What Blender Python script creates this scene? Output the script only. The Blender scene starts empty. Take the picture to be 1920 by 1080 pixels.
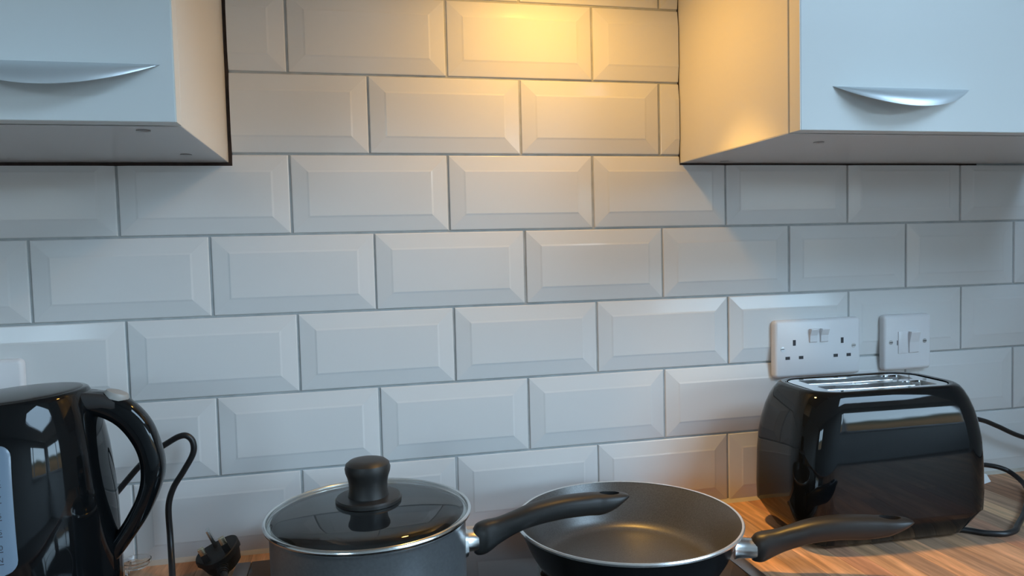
import bpy, bmesh, math, random
from mathutils import Vector, Matrix
random.seed(7)
S = bpy.context.scene
COL = S.collection
PI = math.pi

# ------------------------------------------------------------------ camera
ZT = 1.6158            # height of the tile course line used as wall origin
ZW = 0.9               # worktop height
yaw, pitch, roll = 0.2182, -0.0518, -0.0249
cam_d = bpy.data.cameras.new('camera')
cam = bpy.data.objects.new('camera', cam_d)
COL.objects.link(cam)
f = Vector((math.sin(yaw) * math.cos(pitch), math.cos(yaw) * math.cos(pitch), math.sin(pitch)))
r0 = Vector((math.cos(yaw), -math.sin(yaw), 0))
u0 = r0.cross(f)
r = r0 * math.cos(roll) + u0 * math.sin(roll)
u = -r0 * math.sin(roll) + u0 * math.cos(roll)
M = Matrix((r, u, -f)).transposed().to_4x4()
M.translation = Vector((0.2715, -0.98, ZT - 0.3332))
cam.matrix_world = M
cam_d.sensor_width = 36.0
cam_d.lens = 1373.1 * 36.0 / 1920.0
cam_d.clip_start = 0.02
S.camera = cam

# ------------------------------------------------------------------ world sky
S.view_settings.view_transform = 'Standard'
S.view_settings.look = 'None'
S.view_settings.gamma = 1.0
S.view_settings.use_curve_mapping = False
S.view_settings.exposure = 0.0
SKY_STRENGTH = 14.6
LAMP_WATTS = 1.14
SPOT_WATTS = 17.0

wd = bpy.data.worlds.new('sky')
S.world = wd
wd.use_nodes = True
nt = wd.node_tree
nt.nodes.clear()
out = nt.nodes.new('ShaderNodeOutputWorld')
bg = nt.nodes.new('ShaderNodeBackground')
tc = nt.nodes.new('ShaderNodeTexCoord')
sp = nt.nodes.new('ShaderNodeSeparateXYZ')
nz = nt.nodes.new('ShaderNodeTexNoise')
nz.inputs['Scale'].default_value = 5.0
nz.inputs['Detail'].default_value = 4.0
ma = nt.nodes.new('ShaderNodeMath'); ma.operation = 'MULTIPLY_ADD'
ma.inputs[1].default_value = 0.10
ramp = nt.nodes.new('ShaderNodeValToRGB')
mr = nt.nodes.new('ShaderNodeMapRange')
mr.inputs['From Min'].default_value = -0.5
mr.inputs['From Max'].default_value = 1.0
nt.links.new(tc.outputs['Generated'], sp.inputs[0])
nt.links.new(tc.outputs['Generated'], nz.inputs['Vector'])
nt.links.new(nz.outputs[0], ma.inputs[0])
nt.links.new(sp.outputs['Z'], ma.inputs[2])
nt.links.new(ma.outputs[0], mr.inputs['Value'])
nt.links.new(mr.outputs[0], ramp.inputs[0])
cr = ramp.color_ramp
stops = [(0.0, (0.05, 0.045, 0.035)), (0.34, (0.07, 0.065, 0.05)), (0.39, (0.13, 0.105, 0.07)), (0.42, (0.05, 0.065, 0.055)),
         (0.435, (0.54, 0.77, 0.97)), (0.6, (0.52, 0.75, 0.98)), (1.0, (0.48, 0.72, 1.0))]
while len(cr.elements) < len(stops):
    cr.elements.new(0.5)
for e, (p, c) in zip(cr.elements, stops):
    e.position = p
    e.color = (*c, 1)
bg.inputs['Strength'].default_value = SKY_STRENGTH
nt.links.new(ramp.outputs[0], bg.inputs['Color'])
nt.links.new(bg.outputs[0], out.inputs[0])

# window opening in the wall behind the camera, portal guides the daylight
WX0, WX1, WZ0, WZ1, WY = 2.55, 4.80, 0.95, 2.28, -4.2
VX0, VX1 = -2.3, -1.35                     # second window, further left in the same wall
for (xa, xb) in ((WX0, WX1), (VX0, VX1)):
    pl = bpy.data.lights.new('window_portal', 'AREA')
    pl.shape = 'RECTANGLE'; pl.size = xb - xa; pl.size_y = WZ1 - WZ0
    pl.cycles.is_portal = True
    po = bpy.data.objects.new('window_portal', pl)
    po.location = ((xa + xb) / 2, WY + 0.02, (WZ0 + WZ1) / 2)
    po.rotation_euler = (PI / 2, 0, 0)      # -Z axis looks towards +Y, into the room
    COL.objects.link(po)

VY0, VY1 = -3.9, -1.2                       # third window, added unseen in the right-hand wall for more side light
pl = bpy.data.lights.new('window_portal', 'AREA')
pl.shape = 'RECTANGLE'; pl.size = WZ1 - WZ0; pl.size_y = VY1 - VY0
pl.cycles.is_portal = True
po = bpy.data.objects.new('window_portal', pl)
po.location = (5.0 - 0.02, (VY0 + VY1) / 2, (WZ0 + WZ1) / 2)
po.rotation_euler = (0, PI / 2, 0)          # -Z axis looks towards -X
COL.objects.link(po)

KX0, KX1, KY0, KY1, KZ = 1.45, 3.3, -3.0, -1.45, 2.65     # rooflight added unseen in the ceiling behind the camera, for steeper daylight
pl = bpy.data.lights.new('window_portal', 'AREA')
pl.shape = 'RECTANGLE'; pl.size = KX1 - KX0; pl.size_y = KY1 - KY0
pl.cycles.is_portal = True
po = bpy.data.objects.new('window_portal', pl)
po.location = ((KX0 + KX1) / 2, (KY0 + KY1) / 2, KZ - 0.01)
COL.objects.link(po)

# warm lamp set in the underside of the extractor hood, above the frame
HOOD_Z = ZT + 0.056
LAMP = (0.532, -0.150, HOOD_Z - 0.004)
ld = bpy.data.lights.new('hood_lamp', 'AREA')
ld.shape = 'DISK'; ld.size = 0.055
ld.energy = LAMP_WATTS
ld.color = (1.0, 0.53, 0.10)
lo = bpy.data.objects.new('hood_lamp', ld)
lo.location = LAMP
COL.objects.link(lo)
sd = bpy.data.lights.new('hood_spot', 'SPOT')          # the halogen's reflector beam, swivelled to the right
sd.energy = SPOT_WATTS; sd.color = (1.0, 0.55, 0.12)
sd.spot_size = math.radians(46); sd.spot_blend = 0.85; sd.shadow_soft_size = 0.022
so = bpy.data.objects.new('hood_spot', sd)
so.location = (LAMP[0], LAMP[1], LAMP[2] - 0.002)
so.rotation_euler = (Vector((0.83, -0.22, ZW)) - Vector(so.location)).to_track_quat('-Z', 'Y').to_euler()
COL.objects.link(so)

# ------------------------------------------------------------------ helpers
def mat(name, col, rough=0.5, metal=0.0, spec=0.5, trans=0.0, ior=1.5, coat=0.0, noise=None, bump=None, rand=0.0, em=None):
    """Principled; noise=(scale, amount, stretch) varies the colour, bump=(scale, strength)."""
    m = bpy.data.materials.new(name)
    m.use_nodes = True
    n = m.node_tree
    b = n.nodes['Principled BSDF']
    b.inputs['Base Color'].default_value = (*col, 1)
    b.inputs['Roughness'].default_value = rough
    b.inputs['Metallic'].default_value = metal
    b.inputs['Specular IOR Level'].default_value = spec
    b.inputs['Transmission Weight'].default_value = trans
    b.inputs['IOR'].default_value = ior
    b.inputs['Coat Weight'].default_value = coat
    b.inputs['Coat Roughness'].default_value = 0.04
    if em:
        b.inputs['Emission Color'].default_value = (*em[0], 1)
        b.inputs['Emission Strength'].default_value = em[1]
    if noise or bump:
        t = n.nodes.new('ShaderNodeTexCoord')
        mp = n.nodes.new('ShaderNodeMapping')
        n.links.new(t.outputs['Object'], mp.inputs[0])
    if noise:
        sc, amt = noise[0], noise[1]
        if len(noise) > 2:
            mp.inputs['Scale'].default_value = noise[2]
        x = n.nodes.new('ShaderNodeTexNoise')
        x.inputs['Scale'].default_value = sc
        x.inputs['Detail'].default_value = 5
        n.links.new(mp.outputs[0], x.inputs['Vector'])
        r_ = n.nodes.new('ShaderNodeMapRange')
        r_.inputs['To Min'].default_value = 1 - amt
        r_.inputs['To Max'].default_value = 1 + amt
        r_.inputs['From Min'].default_value = 0.3
        r_.inputs['From Max'].default_value = 0.7
        n.links.new(x.outputs[0], r_.inputs['Value'])
        h = n.nodes.new('ShaderNodeHueSaturation')
        h.inputs['Color'].default_value = (*col, 1)
        n.links.new(r_.outputs[0], h.inputs['Value'])
        n.links.new(h.outputs[0], b.inputs['Base Color'])
    if bump:
        x = n.nodes.new('ShaderNodeTexNoise')
        x.inputs['Scale'].default_value = bump[0]
        x.inputs['Detail'].default_value = 3
        n.links.new(mp.outputs[0], x.inputs['Vector'])
        bp = n.nodes.new('ShaderNodeBump')
        bp.inputs['Strength'].default_value = bump[1]
        bp.inputs['Distance'].default_value = 0.001
        n.links.new(x.outputs[0], bp.inputs['Height'])
        n.links.new(bp.outputs[0], b.inputs['Normal'])
    return m

def thin_glass(name, tint, rough=0.01, ior=1.5):
    m = bpy.data.materials.new(name)
    m.use_nodes = True
    n = m.node_tree
    n.nodes.clear()
    o = n.nodes.new('ShaderNodeOutputMaterial')
    mx = n.nodes.new('ShaderNodeMixShader')
    t = n.nodes.new('ShaderNodeBsdfTransparent')
    g = n.nodes.new('ShaderNodeBsdfGlossy')
    fr = n.nodes.new('ShaderNodeFresnel')
    ge = n.nodes.new('ShaderNodeNewGeometry')          # same reflectance from either side of the sheet
    m1 = n.nodes.new('ShaderNodeMath'); m1.operation = 'MULTIPLY_ADD'
    m1.inputs[1].default_value = -2.0; m1.inputs[2].default_value = 1.0
    m2 = n.nodes.new('ShaderNodeMath'); m2.operation = 'POWER'; m2.inputs[0].default_value = ior
    n.links.new(ge.outputs['Backfacing'], m1.inputs[0])
    n.links.new(m1.outputs[0], m2.inputs[1])
    n.links.new(m2.outputs[0], fr.inputs['IOR'])
    t.inputs[0].default_value = (*tint, 1)
    g.inputs['Roughness'].default_value = rough
    n.links.new(fr.outputs[0], mx.inputs[0])
    n.links.new(t.outputs[0], mx.inputs[1])
    n.links.new(g.outputs[0], mx.inputs[2])
    n.links.new(mx.outputs[0], o.inputs[0])
    return m

def wood(name):
    """worktop staves: colour by object, grain along the stave (local Y)."""
    m = bpy.data.materials.new(name)
    m.use_nodes = True
    n = m.node_tree
    b = n.nodes['Principled BSDF']
    t = n.nodes.new('ShaderNodeTexCoord')
    oi = n.nodes.new('ShaderNodeObjectInfo')
    mp = n.nodes.new('ShaderNodeMapping')
    mp.inputs['Scale'].default_value = (1.0, 0.09, 1.0)
    mu = n.nodes.new('ShaderNodeVectorMath'); mu.operation = 'ADD'
    cb = n.nodes.new('ShaderNodeCombineXYZ')
    sc = n.nodes.new('ShaderNodeMath'); sc.operation = 'MULTIPLY'; sc.inputs[1].default_value = 37.0
    n.links.new(oi.outputs['Random'], sc.inputs[0])
    n.links.new(sc.outputs[0], cb.inputs[0]); n.links.new(sc.outputs[0], cb.inputs[1])
    n.links.new(t.outputs['Object'], mp.inputs[0])
    n.links.new(mp.outputs[0], mu.inputs[0]); n.links.new(cb.outputs[0], mu.inputs[1])
    x = n.nodes.new('ShaderNodeTexNoise'); x.inputs['Scale'].default_value = 90; x.inputs['Detail'].default_value = 6
    x.inputs['Distortion'].default_value = 0.6
    n.links.new(mu.outputs[0], x.inputs['Vector'])
    y = n.nodes.new('ShaderNodeTexNoise'); y.inputs['Scale'].default_value = 420; y.inputs['Detail'].default_value = 3
    n.links.new(mu.outputs[0], y.inputs['Vector'])
    rp = n.nodes.new('ShaderNodeValToRGB')
    el = rp.color_ramp
    cols = [(0.0, (0.36, 0.18, 0.10)), (0.2, (0.74, 0.42, 0.23)), (0.4, (0.46, 0.29, 0.19)), (0.6, (0.82, 0.46, 0.25)), (0.8, (0.56, 0.29, 0.18)), (1.0, (0.86, 0.54, 0.31))]
    while len(el.elements) < len(cols): el.elements.new(0.5)
    for e, (p, c) in zip(el.elements, cols):
        e.position = p; e.color = (*c, 1)
    n.links.new(oi.outputs['Random'], rp.inputs[0])
    g = n.nodes.new('ShaderNodeMapRange')
    g.inputs['From Min'].default_value = 0.3; g.inputs['From Max'].default_value = 0.7
    g.inputs['To Min'].default_value = 0.62; g.inputs['To Max'].default_value = 1.25
    n.links.new(x.outputs[0], g.inputs['Value'])
    g2 = n.nodes.new('ShaderNodeMapRange')
    g2.inputs['From Min'].default_value = 0.3; g2.inputs['From Max'].default_value = 0.7
    g2.inputs['To Min'].default_value = 0.88; g2.inputs['To Max'].default_value = 1.1
    n.links.new(y.outputs[0], g2.inputs['Value'])
    mm = n.nodes.new('ShaderNodeMath'); mm.operation = 'MULTIPLY'
    n.links.new(g.outputs[0], mm.inputs[0]); n.links.new(g2.outputs[0], mm.inputs[1])
    h = n.nodes.new('ShaderNodeHueSaturation')
    n.links.new(rp.outputs[0], h.inputs['Color']); n.links.new(mm.outputs[0], h.inputs['Value'])
    n.links.new(h.outputs[0], b.inputs['Base Color'])
    b.inputs['Roughness'].default_value = 0.45
    b.inputs['Specular IOR Level'].default_value = 0.18
    return m

def link(name, bm, m, parent=None, smooth=True, kind=None, loc=None):
    me = bpy.data.meshes.new(name)
    bmesh.ops.recalc_face_normals(bm, faces=bm.faces)
    bm.to_mesh(me)
    bm.free()
    if smooth:
        me.shade_smooth()
        try:
            me.set_sharp_from_angle(angle=math.radians(35))
        except Exception:
            pass
    for mm in (m if isinstance(m, (list, tuple)) else [m]):
        me.materials.append(mm)
    o = bpy.data.objects.new(name, me)
    COL.objects.link(o)
    if parent: o.parent = parent
    if kind: o['kind'] = kind
    if loc: o.location = loc
    return o

def thing(name, label, cat, loc=(0, 0, 0), rz=0.0, group=None):
    o = bpy.data.objects.new(name, None)
    o.empty_display_size = 0.05
    COL.objects.link(o)
    o.location = loc
    o.rotation_euler = (0, 0, rz)
    o['label'] = label; o['category'] = cat
    if group: o['group'] = group
    return o

def box(bm, x0, x1, y0, y1, z0, z1, bev=0.0, seg=2):
    vs = [bm.verts.new((x, y, z)) for x in (x0, x1) for y in (y0, y1) for z in (z0, z1)]
    fs = [(0, 1, 3, 2), (4, 6, 7, 5), (0, 4, 5, 1), (2, 3, 7, 6), (0, 2, 6, 4), (1, 5, 7, 3)]
    faces = [bm.faces.new([vs[i] for i in q]) for q in fs]
    if bev > 0:
        es = list({e for fc in faces for e in fc.edges})
        bmesh.ops.bevel(bm, geom=es, offset=bev, segments=seg, affect='EDGES', profile=0.5)
    return faces

def bx(*a, **k):
    bm = bmesh.new()
    box(bm, *a, **k)
    return bm

def loft(bm, rings, cap0=True, cap1=True, closed=True):
    vr = [[bm.verts.new(p) for p in ring] for ring in rings]
    n = len(vr[0])
    for a, b in zip(vr, vr[1:]):
        for i in range(n if closed else n - 1):
            j = (i + 1) % n
            bm.faces.new((a[i], a[j], b[j], b[i]))
    if cap0: bm.faces.new(vr[0][::-1])
    if cap1: bm.faces.new(vr[-1])
    return vr

def lathe(prof, n=64, cap0=False, cap1=False, c=(0, 0, 0)):
    """prof: (radius, z) list; a radius of 0 closes to a pole."""
    bm = bmesh.new()
    prev = None
    for (R, z) in prof:
        if R < 1e-6:
            cur = [bm.verts.new((c[0], c[1], c[2] + z))]
        else:
            cur = [bm.verts.new((c[0] + R * math.cos(2 * PI * i / n), c[1] + R * math.sin(2 * PI * i / n), c[2] + z)) for i in range(n)]
        if prev:
            if len(prev) == 1 and len(cur) > 1:
                for i in range(n): bm.faces.new((prev[0], cur[i], cur[(i + 1) % n]))
            elif len(cur) == 1 and len(prev) > 1:
                for i in range(n): bm.faces.new((prev[i], prev[(i + 1) % n], cur[0]))
            elif len(cur) > 1:
                for i in range(n): bm.faces.new((prev[i], prev[(i + 1) % n], cur[(i + 1) % n], cur[i]))
        prev = cur
    return bm

def catmull(pts, k=8):
    P = [Vector(p) for p in pts]
    P = [P[0] * 2 - P[1]] + P + [P[-1] * 2 - P[-2]]
    res = []
    for i in range(1, len(P) - 2):
        a, b, c, d = P[i - 1:i + 3]
        for j in range(k):
            t = j / k
            res.append(0.5 * ((2 * b) + (c - a) * t + (2 * a - 5 * b + 4 * c - d) * t * t + (3 * b - a - 3 * c + d) * t ** 3))
    res.append(P[-2])
    return res

def tube(bm, pts, R, n=12, k=8, smooth=True):
    C = catmull(pts, k) if smooth else [Vector(p) for p in pts]
    up = None
    rings = []
    for i, p in enumerate(C):
        t = (C[min(i + 1, len(C) - 1)] - C[max(i - 1, 0)]).normalized()
        if up is None:
            up = t.orthogonal().normalized()
        else:
            up = (up - t * up.dot(t)).normalized()
        s = t.cross(up)
        rr = R(i / (len(C) - 1)) if callable(R) else R
        rings.append([p + (up * math.cos(2 * PI * a / n) + s * math.sin(2 * PI * a / n)) * rr for a in range(n)])
    loft(bm, rings)

def rrect(hx, hy, rad, n=6):
    """rounded rectangle outline, counter-clockwise, 4*(n+1) points."""
    res = []
    rad = min(rad, hx - 1e-5, hy - 1e-5)
    for cx, cy, a0 in ((hx - rad, hy - rad, 0), (-hx + rad, hy - rad, PI / 2), (-hx + rad, -hy + rad, PI), (hx - rad, -hy + rad, 1.5 * PI)):
        for i in range(n + 1):
            a = a0 + PI / 2 * i / n
            res.append((cx + rad * math.cos(a), cy + rad * math.sin(a)))
    return res

def boolean_cut(o, cutter_bm):
    me = bpy.data.meshes.new('cut')
    cutter_bm.to_mesh(me); cutter_bm.free()
    c = bpy.data.objects.new('cut', me)
    COL.objects.link(c)
    c.matrix_world = o.matrix_basis.copy()
    md = o.modifiers.new('b', 'BOOLEAN')
    md.operation = 'DIFFERENCE'; md.object = c; md.solver = 'EXACT'
    dg = bpy.context.evaluated_depsgraph_get()
    dg.update()
    nm = bpy.data.meshes.new_from_object(o.evaluated_get(dg))
    o.modifiers.clear()
    old = o.data
    o.data = nm
    nm.name = old.name
    bpy.data.objects.remove(c)
    bpy.data.meshes.remove(me)

# ------------------------------------------------------------------ materials
M_tile = mat('glazed_tile', (0.76, 0.765, 0.755), 0.13, spec=0.25)
M_grout = mat('grout', (0.44, 0.46, 0.46), 0.9, noise=(60, 0.12))
M_plaster = mat('plaster', (0.82, 0.82, 0.80), 0.9, noise=(4, 0.03))
M_dim = mat('painted_wall', (0.60, 0.60, 0.58), 0.9, noise=(4, 0.03))
M_ceil = mat('ceiling_paint', (0.8, 0.8, 0.78), 0.95, noise=(3, 0.02))
M_floor = mat('floor_boards', (0.16, 0.13, 0.11), 0.6, noise=(6, 0.3, (1, 8, 1)))
M_gap = mat('gap_shade_brown', (0.035, 0.022, 0.018), 0.9, noise=(90, 0.4))
M_seal = mat('sealant', (0.62, 0.56, 0.48), 0.5, noise=(40, 0.1))
M_door = mat('cabinet_door', (0.70, 0.74, 0.74), 0.32, noise=(2, 0.015))
M_panel = mat('cabinet_panel', (0.80, 0.77, 0.70), 0.30, noise=(2, 0.015))
M_under = mat('cabinet_underside', (0.62, 0.62, 0.62), 0.25, noise=(2, 0.02))
M_edge = mat('door_edge', (0.78, 0.76, 0.70), 0.35)
M_cap = mat('screw_cap', (0.30, 0.30, 0.30), 0.5)
M_alu = mat('satin_handle', (0.66, 0.71, 0.74), 0.40, metal=0.6, noise=(3, 0.03))
M_steel = mat('steel', (0.78, 0.78, 0.77), 0.18, metal=1.0)
M_ferr = mat('brushed_ferrule', (0.72, 0.72, 0.71), 0.28, metal=1.0)
M_rim = mat('polished_rim', (0.85, 0.85, 0.84), 0.25, metal=0.8)
M_chrome = mat('chrome', (0.85, 0.86, 0.87), 0.06, metal=1.0)
M_potout = mat('pot_enamel', (0.26, 0.27, 0.28), 0.32, metal=0.6, spec=0.5, noise=(300, 0.08))
M_potin = mat('nonstick', (0.035, 0.035, 0.036), 0.42, spec=0.5)
M_panin = mat('pan_nonstick', (0.115, 0.112, 0.107), 0.36, metal=0.4, noise=(700, 0.22))
M_panout = mat('pan_black', (0.012, 0.013, 0.014), 0.22)
M_bake = mat('bakelite', (0.022, 0.021, 0.020), 0.42, bump=(900, 0.06))
M_glass = thin_glass('lid_glass', (0.84, 0.88, 0.88), 0.01, ior=1.8)
M_hob = mat('hob_glass', (0.006, 0.006, 0.007), 0.05, spec=0.6)
M_trim = mat('hob_trim', (0.42, 0.43, 0.44), 0.32, metal=1.0)
M_black = mat('gloss_black', (0.004, 0.005, 0.006), 0.045, spec=0.34)
M_satin = mat('satin_black', (0.034, 0.033, 0.033), 0.24, spec=0.35)
M_rubber = mat('black_rubber', (0.012, 0.012, 0.013), 0.38)
M_matt = mat('matt_black', (0.010, 0.010, 0.010), 0.6)
M_gauge = mat('water_gauge', (0.19, 0.26, 0.34), 0.22, spec=0.5)
M_ink = mat('gauge_print', (0.04, 0.045, 0.06), 0.5)
M_plastic = mat('white_plastic', (0.80, 0.80, 0.81), 0.28)
M_hole = mat('socket_hole', (0.05, 0.05, 0.055), 0.7)
M_brass = mat('plug_pin', (0.72, 0.62, 0.45), 0.25, metal=1.0)
M_screw = mat('screw', (0.55, 0.55, 0.55), 0.35, metal=1.0)
M_paper = mat('paper', (0.85, 0.85, 0.86), 0.8)
M_clear = mat('clear_plastic', (0.95, 0.97, 0.98), 0.05, trans=1.0, ior=1.35)
M_button = mat('kettle_switch', (0.36, 0.35, 0.33), 0.35)
M_wood = wood('worktop_wood')
M_core = mat('worktop_core', (0.10, 0.055, 0.03), 0.7)
M_pane = thin_glass('window_glass', (0.97, 0.98, 0.98), 0.0)
M_hood = mat('hood_steel', (0.6, 0.6, 0.6), 0.35, metal=1.0)

# ------------------------------------------------------------------ room shell
RX0, RX1, RZ1 = -2.9, 5.0, 2.65
wall = link('wall_back', bx(RX0, RX1, 0.0014, 0.12, 0, RZ1), M_grout, smooth=False, kind='structure')
link('floor', bx(RX0, RX1, WY - 0.12, 0.12, -0.05, 0), M_floor, smooth=False, kind='structure')
bm = bmesh.new()
box(bm, RX0, RX1, KY1, 0.12, RZ1, RZ1 + 0.05)
box(bm, RX0, RX1, WY - 0.12, KY0, RZ1, RZ1 + 0.05)
box(bm, RX0, KX0, KY0, KY1, RZ1, RZ1 + 0.05)
box(bm, KX1, RX1, KY0, KY1, RZ1, RZ1 + 0.05)
link('ceiling', bm, M_ceil, smooth=False, kind='structure')
win = bpy.data.objects.new('window_4', None); COL.objects.link(win); win['kind'] = 'structure'
bm = bmesh.new()
for a in ((KX0, KX0 + 0.05, KY0, KY1), (KX1 - 0.05, KX1, KY0, KY1), (KX0, KX1, KY0, KY0 + 0.05), (KX0, KX1, KY1 - 0.05, KY1)):
    box(bm, a[0], a[1], a[2], a[3], RZ1 + 0.01, RZ1 + 0.06)
link('window_frame', bm, M_plastic, win, smooth=False)
bm = bmesh.new()
bm.faces.new([bm.verts.new(p) for p in ((KX0 + 0.05, KY0 + 0.05, RZ1 + 0.03), (KX1 - 0.05, KY0 + 0.05, RZ1 + 0.03), (KX1 - 0.05, KY1 - 0.05, RZ1 + 0.03), (KX0 + 0.05, KY1 - 0.05, RZ1 + 0.03))])
link('pane', bm, M_pane, win, smooth=False)
link('wall_left', bx(RX0 - 0.1, RX0, WY - 0.12, 0.12, 0, RZ1), M_plaster, smooth=False, kind='structure')
bm = bmesh.new()
box(bm, RX1, RX1 + 0.1, WY - 0.12, VY0, 0, RZ1)
box(bm, RX1, RX1 + 0.1, VY1, 0.12, 0, RZ1)
box(bm, RX1, RX1 + 0.1, VY0, VY1, 0, WZ0)
box(bm, RX1, RX1 + 0.1, VY0, VY1, WZ1, RZ1)
link('wall_right', bm, M_plaster, smooth=False, kind='structure')
win = bpy.data.objects.new('window_3', None); COL.objects.link(win); win['kind'] = 'structure'
bm = bmesh.new()
ym = (VY0 + VY1) / 2
for a in ((VY0, VY0 + 0.05, WZ0, WZ1), (VY1 - 0.05, VY1, WZ0, WZ1), (ym - 0.035, ym + 0.035, WZ0, WZ1), (VY0, VY1, WZ0, WZ0 + 0.05), (VY0, VY1, WZ1 - 0.05, WZ1)):
    box(bm, RX1 + 0.03, RX1 + 0.08, a[0], a[1], a[2], a[3])
link('window_frame', bm, M_plastic, win, smooth=False)
for pa, pb in ((VY0 + 0.05, ym - 0.035), (ym + 0.035, VY1 - 0.05)):
    bm = bmesh.new()
    bm.faces.new([bm.verts.new(p) for p in ((RX1 + 0.055, pa, WZ0 + 0.05), (RX1 + 0.055, pb, WZ0 + 0.05), (RX1 + 0.055, pb, WZ1 - 0.05), (RX1 + 0.055, pa, WZ1 - 0.05))])
    link('pane', bm, M_pane, win, smooth=False)
link('window_sill', bx(RX1 - 0.06, RX1 + 0.03, VY0 - 0.04, VY1 + 0.04, WZ0 - 0.03, WZ0), M_plastic, win, smooth=False)
bm = bmesh.new()
for (xa, xb) in ((RX0, VX0), (VX1, WX0), (WX1, RX1)):
    box(bm, xa, xb, WY - 0.12, WY, 0, RZ1)
for (xa, xb) in ((VX0, VX1), (WX0, WX1)):
    box(bm, xa, xb, WY - 0.12, WY, 0, WZ0)
    box(bm, xa, xb, WY - 0.12, WY, WZ1, RZ1)
link('wall_front', bm, M_dim, smooth=False, kind='structure')
link('wall_shade_stub', bx(1.57, 1.65, -0.80, 0.0, 0, RZ1), M_plaster, smooth=False, kind='structure')  # unseen stub, added to keep daylight off the right end of the tiles
t = 0.05
for wi, (xa, xb, fr) in enumerate(((WX0, WX1, 0.14), (VX0, VX1, 0.5))):
    win = bpy.data.objects.new('window_%d' % (wi + 1), None); COL.objects.link(win); win['kind'] = 'structure'
    bm = bmesh.new()
    xm = xa + fr * (xb - xa)
    for a in ((xa, xa + t, WZ0, WZ1), (xb - t, xb, WZ0, WZ1), (xm - t * 0.7, xm + t * 0.7, WZ0, WZ1), (xa, xb, WZ0, WZ0 + t), (xa, xb, WZ1 - t, WZ1)):
        box(bm, a[0], a[1], WY - 0.08, WY - 0.03, a[2], a[3])
    link('window_frame', bm, M_plastic, win, smooth=False)
    for pa, pb in ((xa + t, xm - t * 0.7), (xm + t * 0.7, xb - t)):
        bm = bmesh.new()
        bm.faces.new([bm.verts.new(p) for p in ((pa, WY - 0.055, WZ0 + t), (pb, WY - 0.055, WZ0 + t), (pb, WY - 0.055, WZ1 - t), (pa, WY - 0.055, WZ1 - t))])
        link('pane', bm, M_pane, win, smooth=False)
    link('window_sill', bx(xa - 0.04, xb + 0.04, WY - 0.03, WY + 0.06, WZ0 - 0.03, WZ0), M_plastic, win, smooth=False)

# ------------------------------------------------------------------ wall tiles
CABL_X, CABR_X, CAB_Z = 0.1290, 0.7400, ZT - 0.2150     # inner cabinet sides, cabinet bottoms
TW, TH, JT = 0.203, 0.102, 0.0029
BEV, RISE = 0.0205, 0.0036

def tile_bm(w, h):
    bm = bmesh.new()
    e, c = 0.0, 0.0011
    hx, hz = w / 2, h / 2
    def ring(ix, y): return [(-hx + ix, y, -hz + ix), (hx - ix, y, -hz + ix), (hx - ix, y, hz - ix), (-hx + ix, y, hz - ix)]
    loft(bm, [ring(0, 0.004), ring(0, 0.0006), ring(c * 0.35, -0.0002), ring(c, -0.0006), ring(BEV - 0.0012, -RISE + 0.0006), ring(BEV + 0.0012, -RISE)], cap0=False)
    return bm

base_me = None
def tile(cx, cz, pieces=None):
    """a whole bevelled tile, or the union of pieces [(xmin,xmax,zmin,zmax), ...] left after cutting round a cabinet."""
    global base_me
    if pieces is None:
        if base_me is None:
            b = tile_bm(TW - JT, TH - JT)
            bmesh.ops.recalc_face_normals(b, faces=b.faces)
            base_me = bpy.data.meshes.new('tile'); b.to_mesh(base_me); b.free()
            base_me.materials.append(M_tile)
        me = base_me
    else:
        allb = bmesh.new()
        for (xa, xb, za, zb) in pieces:
            b = tile_bm(TW - JT, TH - JT)
            for co, no in (((xa - cx, 0, 0), (-1, 0, 0)), ((xb - cx, 0, 0), (1, 0, 0)), ((0, 0, za - cz), (0, 0, -1)), ((0, 0, zb - cz), (0, 0, 1))):
                bmesh.ops.bisect_plane(b, geom=b.verts[:] + b.edges[:] + b.faces[:], plane_co=co, plane_no=no, clear_outer=True)
                bmesh.ops.holes_fill(b, edges=[e_ for e_ in b.edges if e_.is_boundary and all(abs((v.co - Vector(co)).dot(Vector(no))) < 1e-6 for v in e_.verts)])
            tmp = bpy.data.meshes.new('t'); b.to_mesh(tmp); b.free()
            allb.from_mesh(tmp); bpy.data.meshes.remove(tmp)
        if not allb.verts:
            allb.free(); return
        me = bpy.data.meshes.new('tile')
        bmesh.ops.recalc_face_normals(allb, faces=allb.faces)
        allb.to_mesh(me); allb.free()
        me.materials.append(M_tile)
    o = bpy.data.objects.new('tile', me)
    COL.objects.link(o)
    o.parent = wall
    o.location = (cx, 0, cz)
    if pieces is None:
        o.rotation_euler = (random.gauss(0, 0.0035), random.gauss(0, 0.0012), random.gauss(0, 0.0035))

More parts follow.
